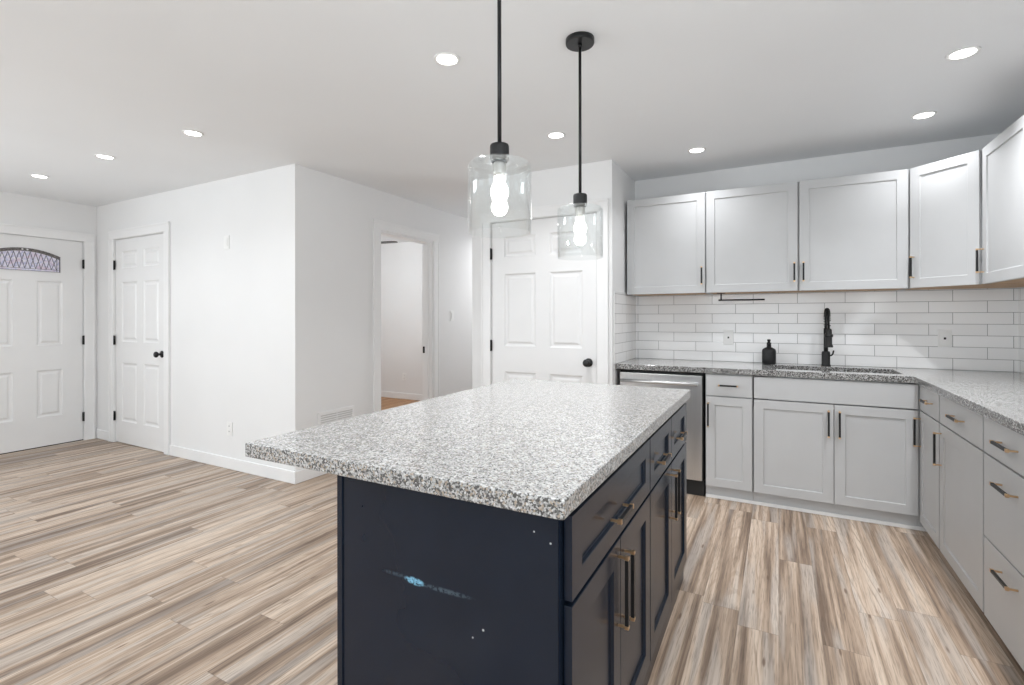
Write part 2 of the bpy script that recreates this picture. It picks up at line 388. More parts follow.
def wall_grid(name, axis, p0, p1, a0, a1, holes, mat='wall', z1=ZC):
    """wall slab between p0 and p1 across its thickness, running a0..a1, with rectangular openings (b0, b1, c0, c1)"""
    As = sorted({a0, a1, *[h[0] for h in holes], *[h[1] for h in holes]}); Zs = sorted({0, z1, *[h[2] for h in holes], *[h[3] for h in holes]})
    mb = MB()
    def filled(i, j):
        ca, cz = (As[i]+As[i+1])/2, (Zs[j]+Zs[j+1])/2
        return not any(h[0] < ca < h[1] and h[2] < cz < h[3] for h in holes)
    mb.cells(As, Zs, filled, -p1 if axis == 'X' else p0, -p0 if axis == 'X' else p1)
    for v in mb.bm.verts:
        a, z, p = v.co
        v.co = (a, -p, z) if axis == 'X' else (p, a, z)
    return struct(mb.build(name, mat))
FD = (1.535, 2.447, 0, 2.052)         # front door opening along Y
CDO = (-5.968, -5.040, 0, 2.062)      # closet door opening along X
BO = (3.475, 4.275, 0, 2.07)          # opening in the hall wall along Y
PD = (-2.135, -1.208, 0, 2.060)       # pantry door along X
WN = [(-1.45, .85, .6, 2.1), (-5.45, -3.15, .6, 2.1)]
WS = (-2.2, -.2, .6, 2.1)
wall_grid('wall_left', 'Y', XD-T, XD, YR, YE, [FD, WS])
wall_grid('wall_front_left', 'X', YW, YW+.12, XD, XL, [CDO])
wall_grid('wall_hall', 'Y', XL-T, XL, YW+.12, YE, [BO])
wall_grid('wall_pantry', 'X', YP, YP+.12, XP0, XQ, [PD])
wall_grid('wall_pantry_side', 'Y', XP0, XP0+.12, YP+.12, YE, [])
wall_grid('wall_pantry_right', 'Y', XQ-.12, XQ, YP+.12, YB+T, [])
wall_grid('wall_back', 'X', YB, YB+T, XQ, XW+T, [])
wall_grid('wall_right', 'Y', XW, XW+T, YR, YB, [WS])
wall_grid('wall_behind', 'X', YR-T, YR, XD-T, XW+T, WN)
wall_grid('wall_far', 'X', YE, YE+T, XD-T, XP0+.12, [])
wall_grid('wall_closet', 'X', 3.25, 3.33, XD, XL-T, [])
wall_grid('wall_pantry_back', 'X', 4.9, 5.0, XP0+.12, XQ-.12, [])

# unseen windows behind and beside the camera, added to carry the fill light
WALLS = [((WN[0][0]+WN[0][1])/2, YR, 0, WN[0]), ((WN[1][0]+WN[1][1])/2, YR, 0, WN[1]), (XD, (WS[0]+WS[1])/2, -PI/2, WS), (XW, (WS[0]+WS[1])/2, PI/2, WS)]
for k, (wx, wy, wr, (a0, a1, z0, z1)) in enumerate(WALLS):
    w = sempty('window_%d' % (k+1), (wx, wy, z0), wr); hw = (a1-a0)/2; hh = z1-z0
    fr = MB()
    for x0, x1, c0, c1 in ((-hw, -hw+.05, 0, hh), (hw-.05, hw, 0, hh), (-hw, hw, 0, .05), (-hw, hw, hh-.05, hh), (-.025, .025, 0, hh), (-hw, hw, hh/2-.02, hh/2+.02)):
        fr.box(x0, x1, -.09, -.04, c0, c1)
    fr.build('window_frame', 'trim', w)
    sl = MB().box(-hw-.08, hw+.08, .0005, .02, -.09, 0).box(-hw-.08, hw+.08, .0005, .02, hh, hh+.09).box(-hw-.08, -hw, .0005, .02, 0, hh).box(hw, hw+.08, .0005, .02, 0, hh)
    sl.build('window_casing', 'trim', w)

# baseboards
BH = .095
def base(name, x0, x1, y0, y1): struct(MB().box(x0, x1, y0, y1, 0, BH).build(name, 'trim', bevel=.004))
base('baseboard_front_left', CDO[1]+.092, XL+.013, YW-.013, YW)
base('baseboard_front_left', XD+.014, CDO[0]-.092, YW-.013, YW)
base('baseboard_left', XD, XD+.013, YR, FD[0]-.092)
base('baseboard_hall', XL, XL+.013, YW, BO[0]-.092)
base('baseboard_hall', XL, XL+.013, BO[1]+.092, YE)
base('baseboard_pantry', XP0, PD[0]-.092, YP-.013, YP)
base('baseboard_far', XD, XL-T, YE-.013, YE)
base('baseboard_right', XW-.013, XW, YR, 1.42)
base('baseboard_behind', XD+.013, XW-.013, YR, YR+.013)

# ------------------------------------------------------------------ doors
def casing(parent, w, h, cw=.091, t=.016, left=True, right=True):
    mb = MB(); l = -cw if left else 0; r = w+(cw if right else 0)
    if left: mb.box(-cw, -.004, -t, 0, 0, h+.004).box(-cw, -cw+.018, -t-.005, -t, 0, h+.004)
    if right: mb.box(w+.004, w+cw, -t, 0, 0, h+.004).box(w+cw-.018, w+cw, -t-.005, -t, 0, h+.004)
    mb.box(l, r, -t, 0, h+.004, h+cw).box(l, r, -t-.005, -t, h+cw-.018, h+cw)
    mb.build('casing', 'trim', parent, bevel=.002)
SIX = [(.006, .007), (.014, .011), (.026, .011), (.042, .003)]
def hinge(parent, x, z):
    mb = MB(); mb.box(x-.011, x+.011, -.004, -.0005, z-.045, z+.045); mb.cyl((x, -.008, z-.047), .0065, .094, seg=12)
    mb.build('hinge', 'black', parent)
def knob(parent, x, z, y=.006):
    mb = MB().lathe([(.033, 0), (.033, .004), (.028, .009), (.012, .012), (.011, .03), (.018, .036), (.027, .045), (.029, .055), (.024, .064), (.010, .068)], (x, y, z), 'Y', 28)
    mb.build('knob', 'black', parent)
def six_panel(parent, w, h, xsp=None, y0=.006):
    k = w/.92
    xs = [0, .12*k, .405*k, .527*k, .80*k, w-.008]; zs = [0, .22, .81, 1.02, 1.62, 1.76, 1.93, h-.01]
    mb = MB(); mb.panelled(w, h, .035, xs, zs, {(i, j) for i in (1, 3) for j in (1, 3, 5)}, SIX, x0=.004, z0=.006, y0=y0)
    return mb.build('door_slab', 'door', parent, bevel=.0015)
# front door (faces +X): local x runs along +Y
d1 = sempty('door_1', (XD, FD[0], 0), PI/2)
w = FD[1]-FD[0]; h = FD[3]
mb = MB(); mb.panelled(w, h, .044, [0, .17, .37, .54, .74, w-.008], [0, .285, .745, .99, 1.62, h-.01],
                       {(i, j) for i in (1, 3) for j in (1, 3)}, SIX, x0=.004, z0=.008, y0=.008)
mb.build('door_slab', 'door', d1, bevel=.0015)
casing(d1, w, h)
MB().box(0, w, .008, .12, .0005, .007).build('threshold', 'bronze', d1)
for z in (.245, 1.037, 1.822): hinge(d1, w-.002, z)
knob(d1, .07, .95, .008)
# fan light: arched pane with lead came
cx, hw0, zb = .455, .262, 1.722
def arch(x): return 1.872 + .062*(1-((x-cx)/hw0)**2)
def strip(mb, pts, wd, y0, y1):
    for (ax, az), (bx, bz) in zip(pts, pts[1:]):
        L = math.hypot(bx-ax, bz-az); nx, nz = -(bz-az)/L*wd/2, (bx-ax)/L*wd/2
        vs = []
        for y in (y0, y1):
            for px, pz in ((ax+nx, az+nz), (bx+nx, bz+nz), (bx-nx, bz-nz), (ax-nx, az-nz)): vs.append(mb.bm.verts.new((px, y, pz)))
        for q in ((0, 1, 2, 3), (4, 7, 6, 5), (0, 4, 5, 1), (1, 5, 6, 2), (2, 6, 7, 3), (3, 7, 4, 0)): mb.bm.faces.new([vs[i] for i in q])
xsA = [cx-hw0+2*hw0*i/24 for i in range(25)]
def poly(mb, pts, y0, y1, mi=0):
    a = [mb.bm.verts.new((x, y0, z)) for x, z in pts]; b = [mb.bm.verts.new((x, y1, z)) for x, z in pts]
    mb._mi([mb.bm.faces.new(a), mb.bm.faces.new(b[::-1])], mi)
    for i in range(len(pts)): mb._mi([mb.bm.faces.new((a[i], b[i], b[(i+1) % len(pts)], a[(i+1) % len(pts)]))], mi)
mb = MB(); poly(mb, [(cx-hw0, zb), (cx+hw0, zb)] + [(x, arch(x)) for x in xsA[::-1]], .001, .0075)
mb.build('light_glass', 'leaded', d1)
mb = MB()
strip(mb, [(x, arch(x)-.012) for x in xsA], .030, -.003, .001)
mb.build('arch_band', 'archfill', d1)
mb = MB()
strip(mb, [(cx-hw0, zb), (cx+hw0, zb)], .004, -.003, .001)
for sx in (-1, 1):
    strip(mb, [(cx+sx*hw0, zb-.004), (cx+sx*hw0, arch(cx+hw0)+.004)], .008, -.004, .001)
    strip(mb, [(cx+sx*(hw0-.022), zb), (cx+sx*(hw0-.022), arch(cx+sx*(hw0-.022)))], .004, -.003, .001)
strip(mb, [(cx-hw0, zb+.020), (cx+hw0, zb+.020)], .003, -.003, .001)
nd = 6
for i in range(-nd, nd):
    x0 = cx+i*.0395; x1 = x0+.0395
    za = zb+.020; zm0, zm1 = arch(x0)-.03, arch(x1)-.03
    if i % 2 == 0: strip(mb, [(x0, za), (x1, zm1)], .0034, -.003, .001); strip(mb, [(x0, zm0), (x1, za)], .0034, -.003, .001)
    else: strip(mb, [(x0, zm0), (x1, za)], .0034, -.003, .001); strip(mb, [(x0, za), (x1, zm1)], .0034, -.003, .001)
mb.build('lead_came', 'came', d1)
mb = MB()
for dx in (-.018, .018): mb.lathe([(.008, 0), (.006, .004), (.002, .006)], (cx+dx, -.004, arch(cx)-.012), 'Y', 12)
mb.build('glass_jewel', 'white_plastic', d1)

# closet door (faces -Y)
d2 = sempty('door_2', (CDO[0], YW, 0)); w = CDO[1]-CDO[0]
six_panel(d2, w, CDO[3]); casing(d2, w, CDO[3])
for z in (.27, 1.04, 1.803): hinge(d2, .002, z)
knob(d2, w-.062, .924)
MB().box(0, w, .02, .12, .0005, .005).build('threshold', 'bronze', d2)
# pantry door (faces -Y)
d3 = sempty('door_3', (PD[0], YP, 0)); w = PD[1]-PD[0]
six_panel(d3, w, PD[3]); casing(d3, w, PD[3])
for z in (.25, 1.03, 1.80): hinge(d3, .0, z)
knob(d3, w-.068, .92)
# cased opening in the hall wall (faces +X)
d4 = sempty('door_4', (XL, BO[0], 0), PI/2); w = BO[1]-BO[0]; h = BO[3]
casing(d4, w, h)
MB().box(0, .014, 0, T, 0, h-.014).box(w-.014, w, 0, T, 0, h-.014).box(0, w, 0, T, h-.014, h).box(.014, .024, .05, .09, 0, h-.014).box(w-.024, w-.014, .05, .09, 0, h-.014).build('door_jamb', 'trim', d4)
MB().box(w-.0165, w-.014, .098, .124, .885, .955).build('strike_plate', 'black', d4)
# open doorway leaf is not in view

# ------------------------------------------------------------------ tile backsplash
ZT = .915
struct(MB().box(0, XW-XQ, -.009, 0, 0, .545).build('tile_backsplash', 'tile', loc=(XQ, YB, ZT+.0005)))
b2 = struct(MB().box(0, YB-.009-YP-.035, -.009, 0, 0, .545).build('tile_backsplash', 'tile', loc=(XQ, YP+.035, ZT+.0005), rotz=PI/2))
b3 = struct(MB().box(0, 2.6, -.009, 0, 0, .545).build('tile_backsplash', 'tile', loc=(XW, YB-.009, ZT+.0005), rotz=-PI/2))

struct(MB().box(XQ+.0002, XQ+.0098, YP+.027, YP+.0348, ZT+.0005, ZT+.5455).build('trim_2', 'white_plastic', bevel=.001))
# ------------------------------------------------------------------ cabinets
SHK = [(.0015, .0065), (.003, .0075)]
def handle(parent, cx, cz, L, vert, ybase=-.02, proj=.034, s=.0095, thick=.011):
    """square black bar on brass posts with brass tips"""
    mb = MB()
    def bx(a0, a1, y0, y1, c0, c1, mi):
        if vert: mb.box(cx+c0, cx+c1, y0, y1, cz+a0, cz+a1, mi)
        else: mb.box(cx+a0, cx+a1, y0, y1, cz+c0, cz+c1, mi)
    yo = ybase-proj
    for e in (-1, 1):
        a = e*L/2; b_ = e*(L/2-.009)
        bx(min(a, b_), max(a, b_), yo-.0008, yo+s+.0008, -thick/2-.0008, thick/2+.0008, 1)
        m0 = e*(L/2-.0045)
        bx(m0-.0032, m0+.0032, yo+s, ybase-.0003, -.0032, .0032, 1)
    bx(-L/2+.009, L/2-.009, yo, yo+s, -thick/2, thick/2, 0)
    o = mb.build('handle', ['black', 'brass'], parent, bevel=.0008, seg=1)
    o['label'] = 'black bar handle with brass ends'; return o
def front(root, kind, x0, x1, z0, z1, style, mat, hd=None, fr=.057, hl=None):
    w, h = x1-x0, z1-z0; mb = MB()
    if style == 'shaker': mb.panelled(w, h, .0185, [0, fr, w-fr, w], [0, fr, h-fr, h], {(1, 1)}, SHK, x0=x0, z0=z0, y0=-.02)
    else: mb.box(x0, x1, -.02, -.0015, z0, z1)
    o = mb.build(kind, mat, root, bevel=.0015)
    if hd: handle(o, *hd)
    return o
def cabinet(name, label, loc, rotz, w, d, z0, z1, mat, frame, fronts, group=None, toe=None, cat='cabinet', under=None, side=None):
    root = thing(name, label, cat, loc, rotz, group)
    mb = MB().box(.0005, w-.0005, 0, d, z0, z1, 0)
    if under: mb.box(.018, w-.018, .016, d-.002, z0-.0015, z0-.0002, 1)
    mb.build('carcass', [frame, under or frame], root)
    if toe: MB().box(.0005, w-.0005, toe[0], toe[0]+.018, 0.0005, z0-.0005).build('toe_kick', toe[1], root)
    for f in fronts: front(root, *f[:-1], hd=f[-1]) if False else front(root, f[0], f[1], f[2], f[3], f[4], f[5], mat, f[6])
    return root
YF, XF = 3.722, .752       # carcass front planes of the back and right base runs
CT = .8745                 # top of the base boxes
G = .0025
TB = .085
# --- back run (X -1.085..)
cabinet('base_cabinet', 'narrow grey base cabinet beside the dishwasher, one drawer over one door', (-.452, YF, 0), 0, .300, YB-YF-.012, TB, CT, 'grey', 'grey_in',
        [('drawer', .006, .295, .722, .866, 'slab', (.150, .797, .125, False)),
         ('door', .006, .295, .092, .714, 'shaker', (.022, .590, .170, True))], toe=(.022, 'grey'))
cabinet('sink_cabinet', 'wide grey sink base cabinet with two doors under the black faucet', (-.151, YF, 0), 0, .880, .50, TB, .66, 'grey', 'grey_in',
        [('false_front', .006, .874, .722, .866, 'slab', None),
         ('door', .006, .456, .092, .714, 'shaker', (.428, .595, .170, True)),
         ('door', .460, .874, .092, .714, 'shaker', (.486, .595, .170, True))], toe=(.022, 'grey'))
sinkc = [o for o in bpy.data.objects if o.name == 'sink_cabinet'][0]
MB().box(.8765, .9005, -.003, .0, TB, CT).build('filler', 'grey', sinkc, bevel=.001)
MB().box(.8805, .947, .022, .040, .0005, TB-.0005).build('toe_kick', 'grey', sinkc)
# --- right run (faces -X), local x runs towards the camera
Y0r = 3.721
cabinet('corner_cabinet', 'grey corner base cabinet with narrow slab drawer, right of the sink cabinet', (XF, Y0r, 0), -PI/2, .420, XW-XF-.012, TB-.03, CT, 'grey', 'grey_in',
        [('drawer', .004, .405, .722, .866, 'slab', (.235, .797, .125, False)),
         ('door', .004, .405, .062, .714, 'shaker', (.040, .590, .170, True))], toe=(.045, 'grey'))
cabinet('base_cabinet', 'grey base cabinet with one drawer and door, between corner cabinet and drawer stack', (XF, Y0r-.421, 0), -PI/2, .620, XW-XF-.012, TB-.03, CT, 'grey', 'grey_in',
        [('drawer', .004, .612, .722, .866, 'slab', (.320, .797, .150, False)),
         ('door', .004, .612, .062, .714, 'shaker', (.036, .590, .170, True))], toe=(.045, 'grey'))
cabinet('drawer_cabinet', 'grey base cabinet with a stack of three slab drawers at the right edge', (XF, Y0r-1.042, 0), -PI/2, .560, XW-XF-.012, TB-.03, CT, 'grey', 'grey_in',
        [('drawer', .006, .554, .722, .866, 'slab', (.262, .797, .150, False)),
         ('drawer', .006, .554, .385, .714, 'slab', (.262, .640, .150, False)),
         ('drawer', .006, .554, .062, .378, 'slab', (.262, .315, .150, False))], toe=(.045, 'grey'))
cabinet('base_cabinet', 'grey base cabinet just outside the right edge, next to the drawer stack', (XF, Y0r-1.603, 0), -PI/2, .60, XW-XF-.012, TB-.03, CT, 'grey', 'grey_in',
        [('drawer', .006, .594, .722, .866, 'slab', (.30, .797, .150, False)),
         ('door', .006, .594, .062, .714, 'shaker', (.036, .590, .170, True))], toe=(.045, 'grey'))
# shoe moulding along the toe of the back run
struct(MB().box(-.452, XF+.03, YF+.008, YF+.0215, 0, .022).build('trim_1', 'trim', bevel=.004))

# --- upper cabinets
ZU0, ZU1, YU = 1.450, 2.200, 3.962
UH = 1.575
UW = [(-1.068, -.478), (-.474, .722)]
cabinet('wall_cabinet', 'single-door light grey wall cabinet, leftmost over the dishwasher', (-1.068, YU, 0), 0, .592, YB-YU, ZU0, ZU1, 'greyup', 'grey_in',
        [('door', .002, .587, ZU0-.003, ZU1-.003, 'shaker', (.566, UH, .135, True))], group=None, under='birch')
cabinet('wall_cabinet', 'double-door light grey wall cabinet over the sink and black faucet', (-.475, YU, 0), 0, 1.208, YB-YU, ZU0, ZU1, 'greyup', 'grey_in',
        [('door', .003, .592, ZU0-.003, ZU1-.003, 'shaker', (.572, UH, .135, True)),
         ('door', .603, 1.196, ZU0-.003, ZU1-.003, 'shaker', (.626, UH, .135, True))], under='birch')
# diagonal corner wall cabinet
ax, ay, bx_, by_ = .735, YU-.002, 1.017, 3.678
root = thing('corner_wall_cabinet', 'angled grey corner wall cabinet with one door facing diagonally', 'cabinet', (ax, ay, 0), -PI/4)
L = math.hypot(bx_-ax, by_-ay)
c45 = Matrix.Rotation(PI/4, 4, 'Z')
def loc2(x, y): v = c45 @ Vector((x-ax, y-ay, 0)); return v.x, v.y
P5 = [loc2(*p) for p in ((ax, ay), (bx_, by_), (XW-.002, by_), (XW-.002, YB-.0005), (ax, YB-.0005))]
def prism(mb, pts, z0, z1, mi=0):
    a = [mb.bm.verts.new((x, y, z0)) for x, y in pts]; b = [mb.bm.verts.new((x, y, z1)) for x, y in pts]
    mb._mi([mb.bm.faces.new(a[::-1]), mb.bm.faces.new(b)], mi)
    for i in range(len(pts)): mb._mi([mb.bm.faces.new((a[i], a[(i+1) % len(pts)], b[(i+1) % len(pts)], b[i]))], mi)
mb = MB(); prism(mb, P5, ZU0, ZU1)
cxm = sum(p[0] for p in P5)/5; cym = sum(p[1] for p in P5)/5
prism(mb, [(cxm+(p[0]-cxm)*.93, cym+(p[1]-cym)*.93) for p in P5], ZU0-.0015, ZU0-.0002, 1)
mb.build('carcass', ['grey_in', 'birch'], root)
front(root, 'door', .012, L-.020, ZU0-.003, ZU1-.003, 'shaker', 'greyup', (.036, UH, .135, True))
# right wall upper
cabinet('wall_cabinet', 'light grey wall cabinet on the right wall, cut by the right edge', (1.017, by_-.001, 0), -PI/2, .60, XW-1.019, ZU0, ZU1, 'greyup', 'grey_in',
        [('door', .018, .590, ZU0-.003, ZU1-.003, 'shaker', (.042, UH, .135, True))], under='birch')

# --- dishwasher
dw = thing('dishwasher', 'stainless steel dishwasher with a long bar handle at the left end', 'dishwasher', (-1.062, YF, 0))
MB().box(0, .596, .005, .54, .10, .865).build('tub', 'dark', dw)
MB().box(.004, .590, -.024, .004, .115, .852).build('door', 'steel', dw, bevel=.004)
mb = MB()
mb.cyl((.022, -.062, .795), .0115, .545, 'X', 20); 
for x in (.045, .545): mb.box(x-.008, x+.008, -.058, -.023, .787, .803)
mb.build('handle', 'steel', dw)
MB().box(.0, .600, .012, .06, .0005, .098).build('toe_kick', 'dark', dw)

# --- perimeter countertop with sink cut-out
SX0, SX1, SY0, SY1 = -.045, .675, 3.802, 4.135
CX, CYF = .705, 3.690
xs = [XQ+.001, SX0, SX1, CX, XW-.0105]; ys = [1.50, CYF, SY0, SY1, YB-.0105]
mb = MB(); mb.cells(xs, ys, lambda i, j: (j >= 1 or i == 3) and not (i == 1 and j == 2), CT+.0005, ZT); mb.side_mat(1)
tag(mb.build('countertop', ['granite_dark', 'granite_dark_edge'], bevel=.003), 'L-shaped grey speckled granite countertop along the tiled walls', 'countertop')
# --- sink
sk = thing('kitchen_sink', 'stainless undermount sink sunk in the countertop below the faucet', 'sink', ((SX0+SX1)/2, (SY0+SY1)/2, .66))
hx, hy = (SX1-SX0)/2, (SY1-SY0)/2; zt_ = CT-.66-.001
mb = MB(); t = .012
mb.box(-hx-.01, hx+.01, -hy-.01, hy+.01, .012, .024)
mb.box(-hx-t, -hx, -hy-t, hy+t, .024, zt_).box(hx, hx+t, -hy-t, hy+t, .024, zt_).box(-hx, hx, -hy-t, -hy, .024, zt_).box(-hx, hx, hy, hy+t, .024, zt_)
mb.build('basin', 'steel', sk)
MB().lathe([(.045, 0), (.045, .003), (.03, .001)], (0, .05, .0245), 'Z', 24).build('drain', 'black', sk)

# --- faucet (black spring pull-down)
fc = thing('kitchen_faucet', 'matte black spring pull-down faucet standing behind the sink', 'faucet', (.300, 4.200, ZT))
MB().lathe([(.030, 0.0005), (.030, .006), (.026, .014), (.026, .095), (.022, .105)], seg=28).build('base', 'blackrough', fc)
MB().tube([(0, 0, .10), (0, 0, .20), (0, 0, .27)], .014, 16).build('body', 'black', fc)
def arcpt(t):  # spring arch towards the sink (-Y)
    a = PI*t; return Vector((.004*t, -.075+.075*math.cos(a), .325+.075*math.sin(a)))
path = [Vector((0, 0, .26)), Vector((0, 0, .29))]+[arcpt(i/24) for i in range(25)]+[Vector((.006, -.15, .27))]
hose = MB().tube(path, .0075, 12)
# coil
pl = [];
for i in range(len(path)-1):
    for k in range(8): pl.append(path[i].lerp(path[i+1], k/8))
cum = 0; coil = []
for i in range(len(pl)-1):
    tdir = (pl[i+1]-pl[i]); cum += tdir.length; tdir.normalize()
    a = Vector((1, 0, 0)); b = tdir.cross(a).normalized(); ph = cum/.011*2*PI
    coil.append(pl[i]+a*.0125*math.cos(ph)+b*.0125*math.sin(ph))
hose.tube(coil[::1], .0028, 6)
hose.build('spring_hose', 'black', fc)
MB().lathe([(.013, .27), (.018, .262), (.020, .20), (.020, .165), (.026, .150), (.026, .142)][::-1], (.006, -.15, 0), seg=24).build('spray_head', 'blackrough', fc)
MB().tube([(0, 0, .235), (.0, -.06, .228), (.003, -.135, .222)], .006, 10).lathe([(.026, .212), (.026, .232)], (.006, -.15, 0), seg=20).build('docking_arm', 'black', fc)
MB().tube([(.02, 0, .075), (.034, 0, .077), (.042, -.005, .090), (.046, -.01, .112)], .0055, 10).build('lever', 'black', fc)

# --- soap bottle with pump
sb = thing('soap_bottle', 'squat black soap bottle standing on the counter left of the faucet', 'bottle', (-.062, 4.165, ZT+.0005))
MB().lathe([(.040, 0), (.046, .003), (.047, .05), (.047, .098), (.042, .112), (.026, .122), (.015, .126), (.015, .136)], seg=32).build('bottle_body', 'blackrough', sb)
MB().lathe([(.015, .136), (.015, .160), (.009, .162), (.009, .170), (.012, .172), (.011, .184)], seg=20).tube([(0, 0, .173), (0, -.026, .175), (0, -.030, .170)], .005, 8).build('pump', 'black', sb)

# --- towel holder under the wall cabinet
th = thing('paper_towel_holder', 'black paper towel bar mounted under the double wall cabinet', 'towel holder', (-.385, 4.10, ZU0-.002))
MB().box(-.03, .03, -.02, .02, -.004, 0).build('mount', 'black', th)
MB().tube([(0, 0, -.004), (0, 0, -.050), ], .0055, 10).build('arm', 'black', th)
MB().cyl((-.018, 0, -.053), .006, .315, 'X', 14).build('bar', 'black', th)

# ------------------------------------------------------------------ wall plates, vent
def plate(name, label, loc, rotz, kind, group=None):
    r = thing(name, label, 'outlet' if kind != 'switch' else 'light switch', loc, rotz, group)
    MB().box(-.036, .036, -.006, -.0003, -.058, .058).build('cover_plate', 'white_plastic', r, bevel=.002)
    if kind == 'switch':
        MB().box(-.016, .016, -.010, -.006, -.033, .033).build('rocker', 'white_plastic', r, bevel=.001)
    elif kind == 'outlet':
        for z in (-.022, .022):
            q = MB().lathe([(.0165, 0), (.0165, .002)], (0, -.006, z), 'Y', 20).build('receptacle', 'white_plastic', r)
            MB().box(-.0075, -.0045, -.0086, -.0081, z-.004, z+.006).box(.0045, .0075, -.0086, -.0081, z-.004, z+.006).build('slot', 'dark', q)
    else:
        q = MB().box(-.0165, .0165, -.0085, -.006, -.034, .034).build('receptacle', 'white_plastic', r)
        MB().box(-.006, .006, -.0095, -.0088, -.007, .007).build('test_button', 'dark', q)
    return r
plate('light_switch', 'white switch plate high on the wall right of the closet door', (-4.095, YW, 1.90), 0, 'switch')
plate('wall_outlet', 'white outlet low on the wall right of the closet door', (-4.055, YW, .335), 0, 'outlet')
plate('light_switch', 'white light switch beside the open doorway in the hall wall', (XL, 4.62, 1.285), PI/2, 'switch')
plate('wall_outlet', 'white outlet above the baseboard seen through the open doorway', (-5.13, YE, .345), 0, 'outlet')
plate('wall_outlet', 'white outlet on the tiles left of the soap bottle', (-.348, YB-.009, 1.105), 0, 'gfci')
plate('wall_outlet', 'white outlet on the tiles right of the faucet', (.975, YB-.009, 1.122), 0, 'gfci')
vt = thing('air_vent', 'white louvred air vent low on the wall behind the island', 'vent', (XL, 2.960, .405), PI/2)
mb = MB().box(-.190, .190, -.008, -.0005, -.10, -.08).box(-.190, .190, -.008, -.0005, .08, .10).box(-.190, -.168, -.008, -.0005, -.08, .08).box(.168, .190, -.008, -.0005, -.08, .08).box(-.006, .006, -.007, -.0005, -.08, .08)
mb.build('frame', 'trim', vt)
MB().box(-.168, .168, -.0015, -.0005, -.08, .08).build('backing', 'vent_back', vt)
mb = MB()
for i in range(9):
    z = -.072+i*.018; mb.box(-.168, -.006, -.007, -.0017, z, z+.009).box(.006, .168, -.007, -.0017, z, z+.009)
mb.build('louvres', 'trim', vt)

# ------------------------------------------------------------------ island
IR = math.radians(.5)
IX, IY = -.363, .882                   # near right corner of the top
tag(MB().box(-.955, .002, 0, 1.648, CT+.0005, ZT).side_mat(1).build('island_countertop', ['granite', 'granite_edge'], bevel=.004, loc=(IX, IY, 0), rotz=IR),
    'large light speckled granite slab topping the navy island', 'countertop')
isl = thing('kitchen_island', 'navy blue shaker kitchen island with drawers and brass-ended handles', 'kitchen island', (IX, IY, 0), IR)
XB0, XB1, YB0, YB1 = -.640, -.028, .048, 1.628
bodyo = MB().box(XB0, XB1, YB0+.006, YB1, .0005, CT).build('carcass', 'navy', isl)
mb = MB().box(0, XB1-XB0-.004, 0, .0055, 0, CT-.001)
ep = mb.build('end_panel', 'navy_scuff', isl, bevel=.001, loc=(XB0+.002, YB0, .0006))
mb = MB().box(XB0-.004, XB0+.014, YB0-.004, YB0+.05, .0008, CT-.0005).build('corner_post', 'navy', isl, bevel=.001)
def ifront(kind, y0, y1, z0, z1, hd, lab=None):
    w = y1-y0; h = z1-z0; mb = MB(); fr = .062
    mb.panelled(w, h, .0185, [0, fr, w-fr, w], [0, fr if h > .25 else .05, h-(fr if h > .25 else .05), h], {(1, 1)}, [(.002, .008), (.004, .009)], y0=-.02, x0=0, z0=0)
    o = mb.build(kind, 'navy', isl, bevel=.0015, loc=(XB1, y0, z0), rotz=PI/2)
    handle(o, *hd, proj=.029); return o
a0 = YB0+.022; a1 = .800; a2 = 1.590; m1 = (a0+a1)/2; m2 = 1.196
ZD0, ZD1 = .682, .858
ifront('drawer', a0, a1-.004, ZD0, ZD1, ((a1-a0)/2-.035, .071, .125, False))
ifront('drawer', a1+.004, m2-.002, ZD0, ZD1, ((m2-a1)/2-.035, .071, .125, False))
ifront('drawer', m2+.002, a2, ZD0, ZD1, ((a2-m2)/2-.035, .071, .125, False))
zd0, zd1 = .112, .672
ifront('door', a0, m1-.0015, zd0, zd1, (m1-a0-.026, .430, .190, True))
ifront('door', m1+.0015, a1-.004, zd0, zd1, (.034, .420, .190, True))
ifront('door', a1+.004, m2-.0015, zd0, zd1, (m2-a1-.040, .440, .180, True))
ifront('door', m2+.0015, a2, zd0, zd1, (.034, .440, .180, True))

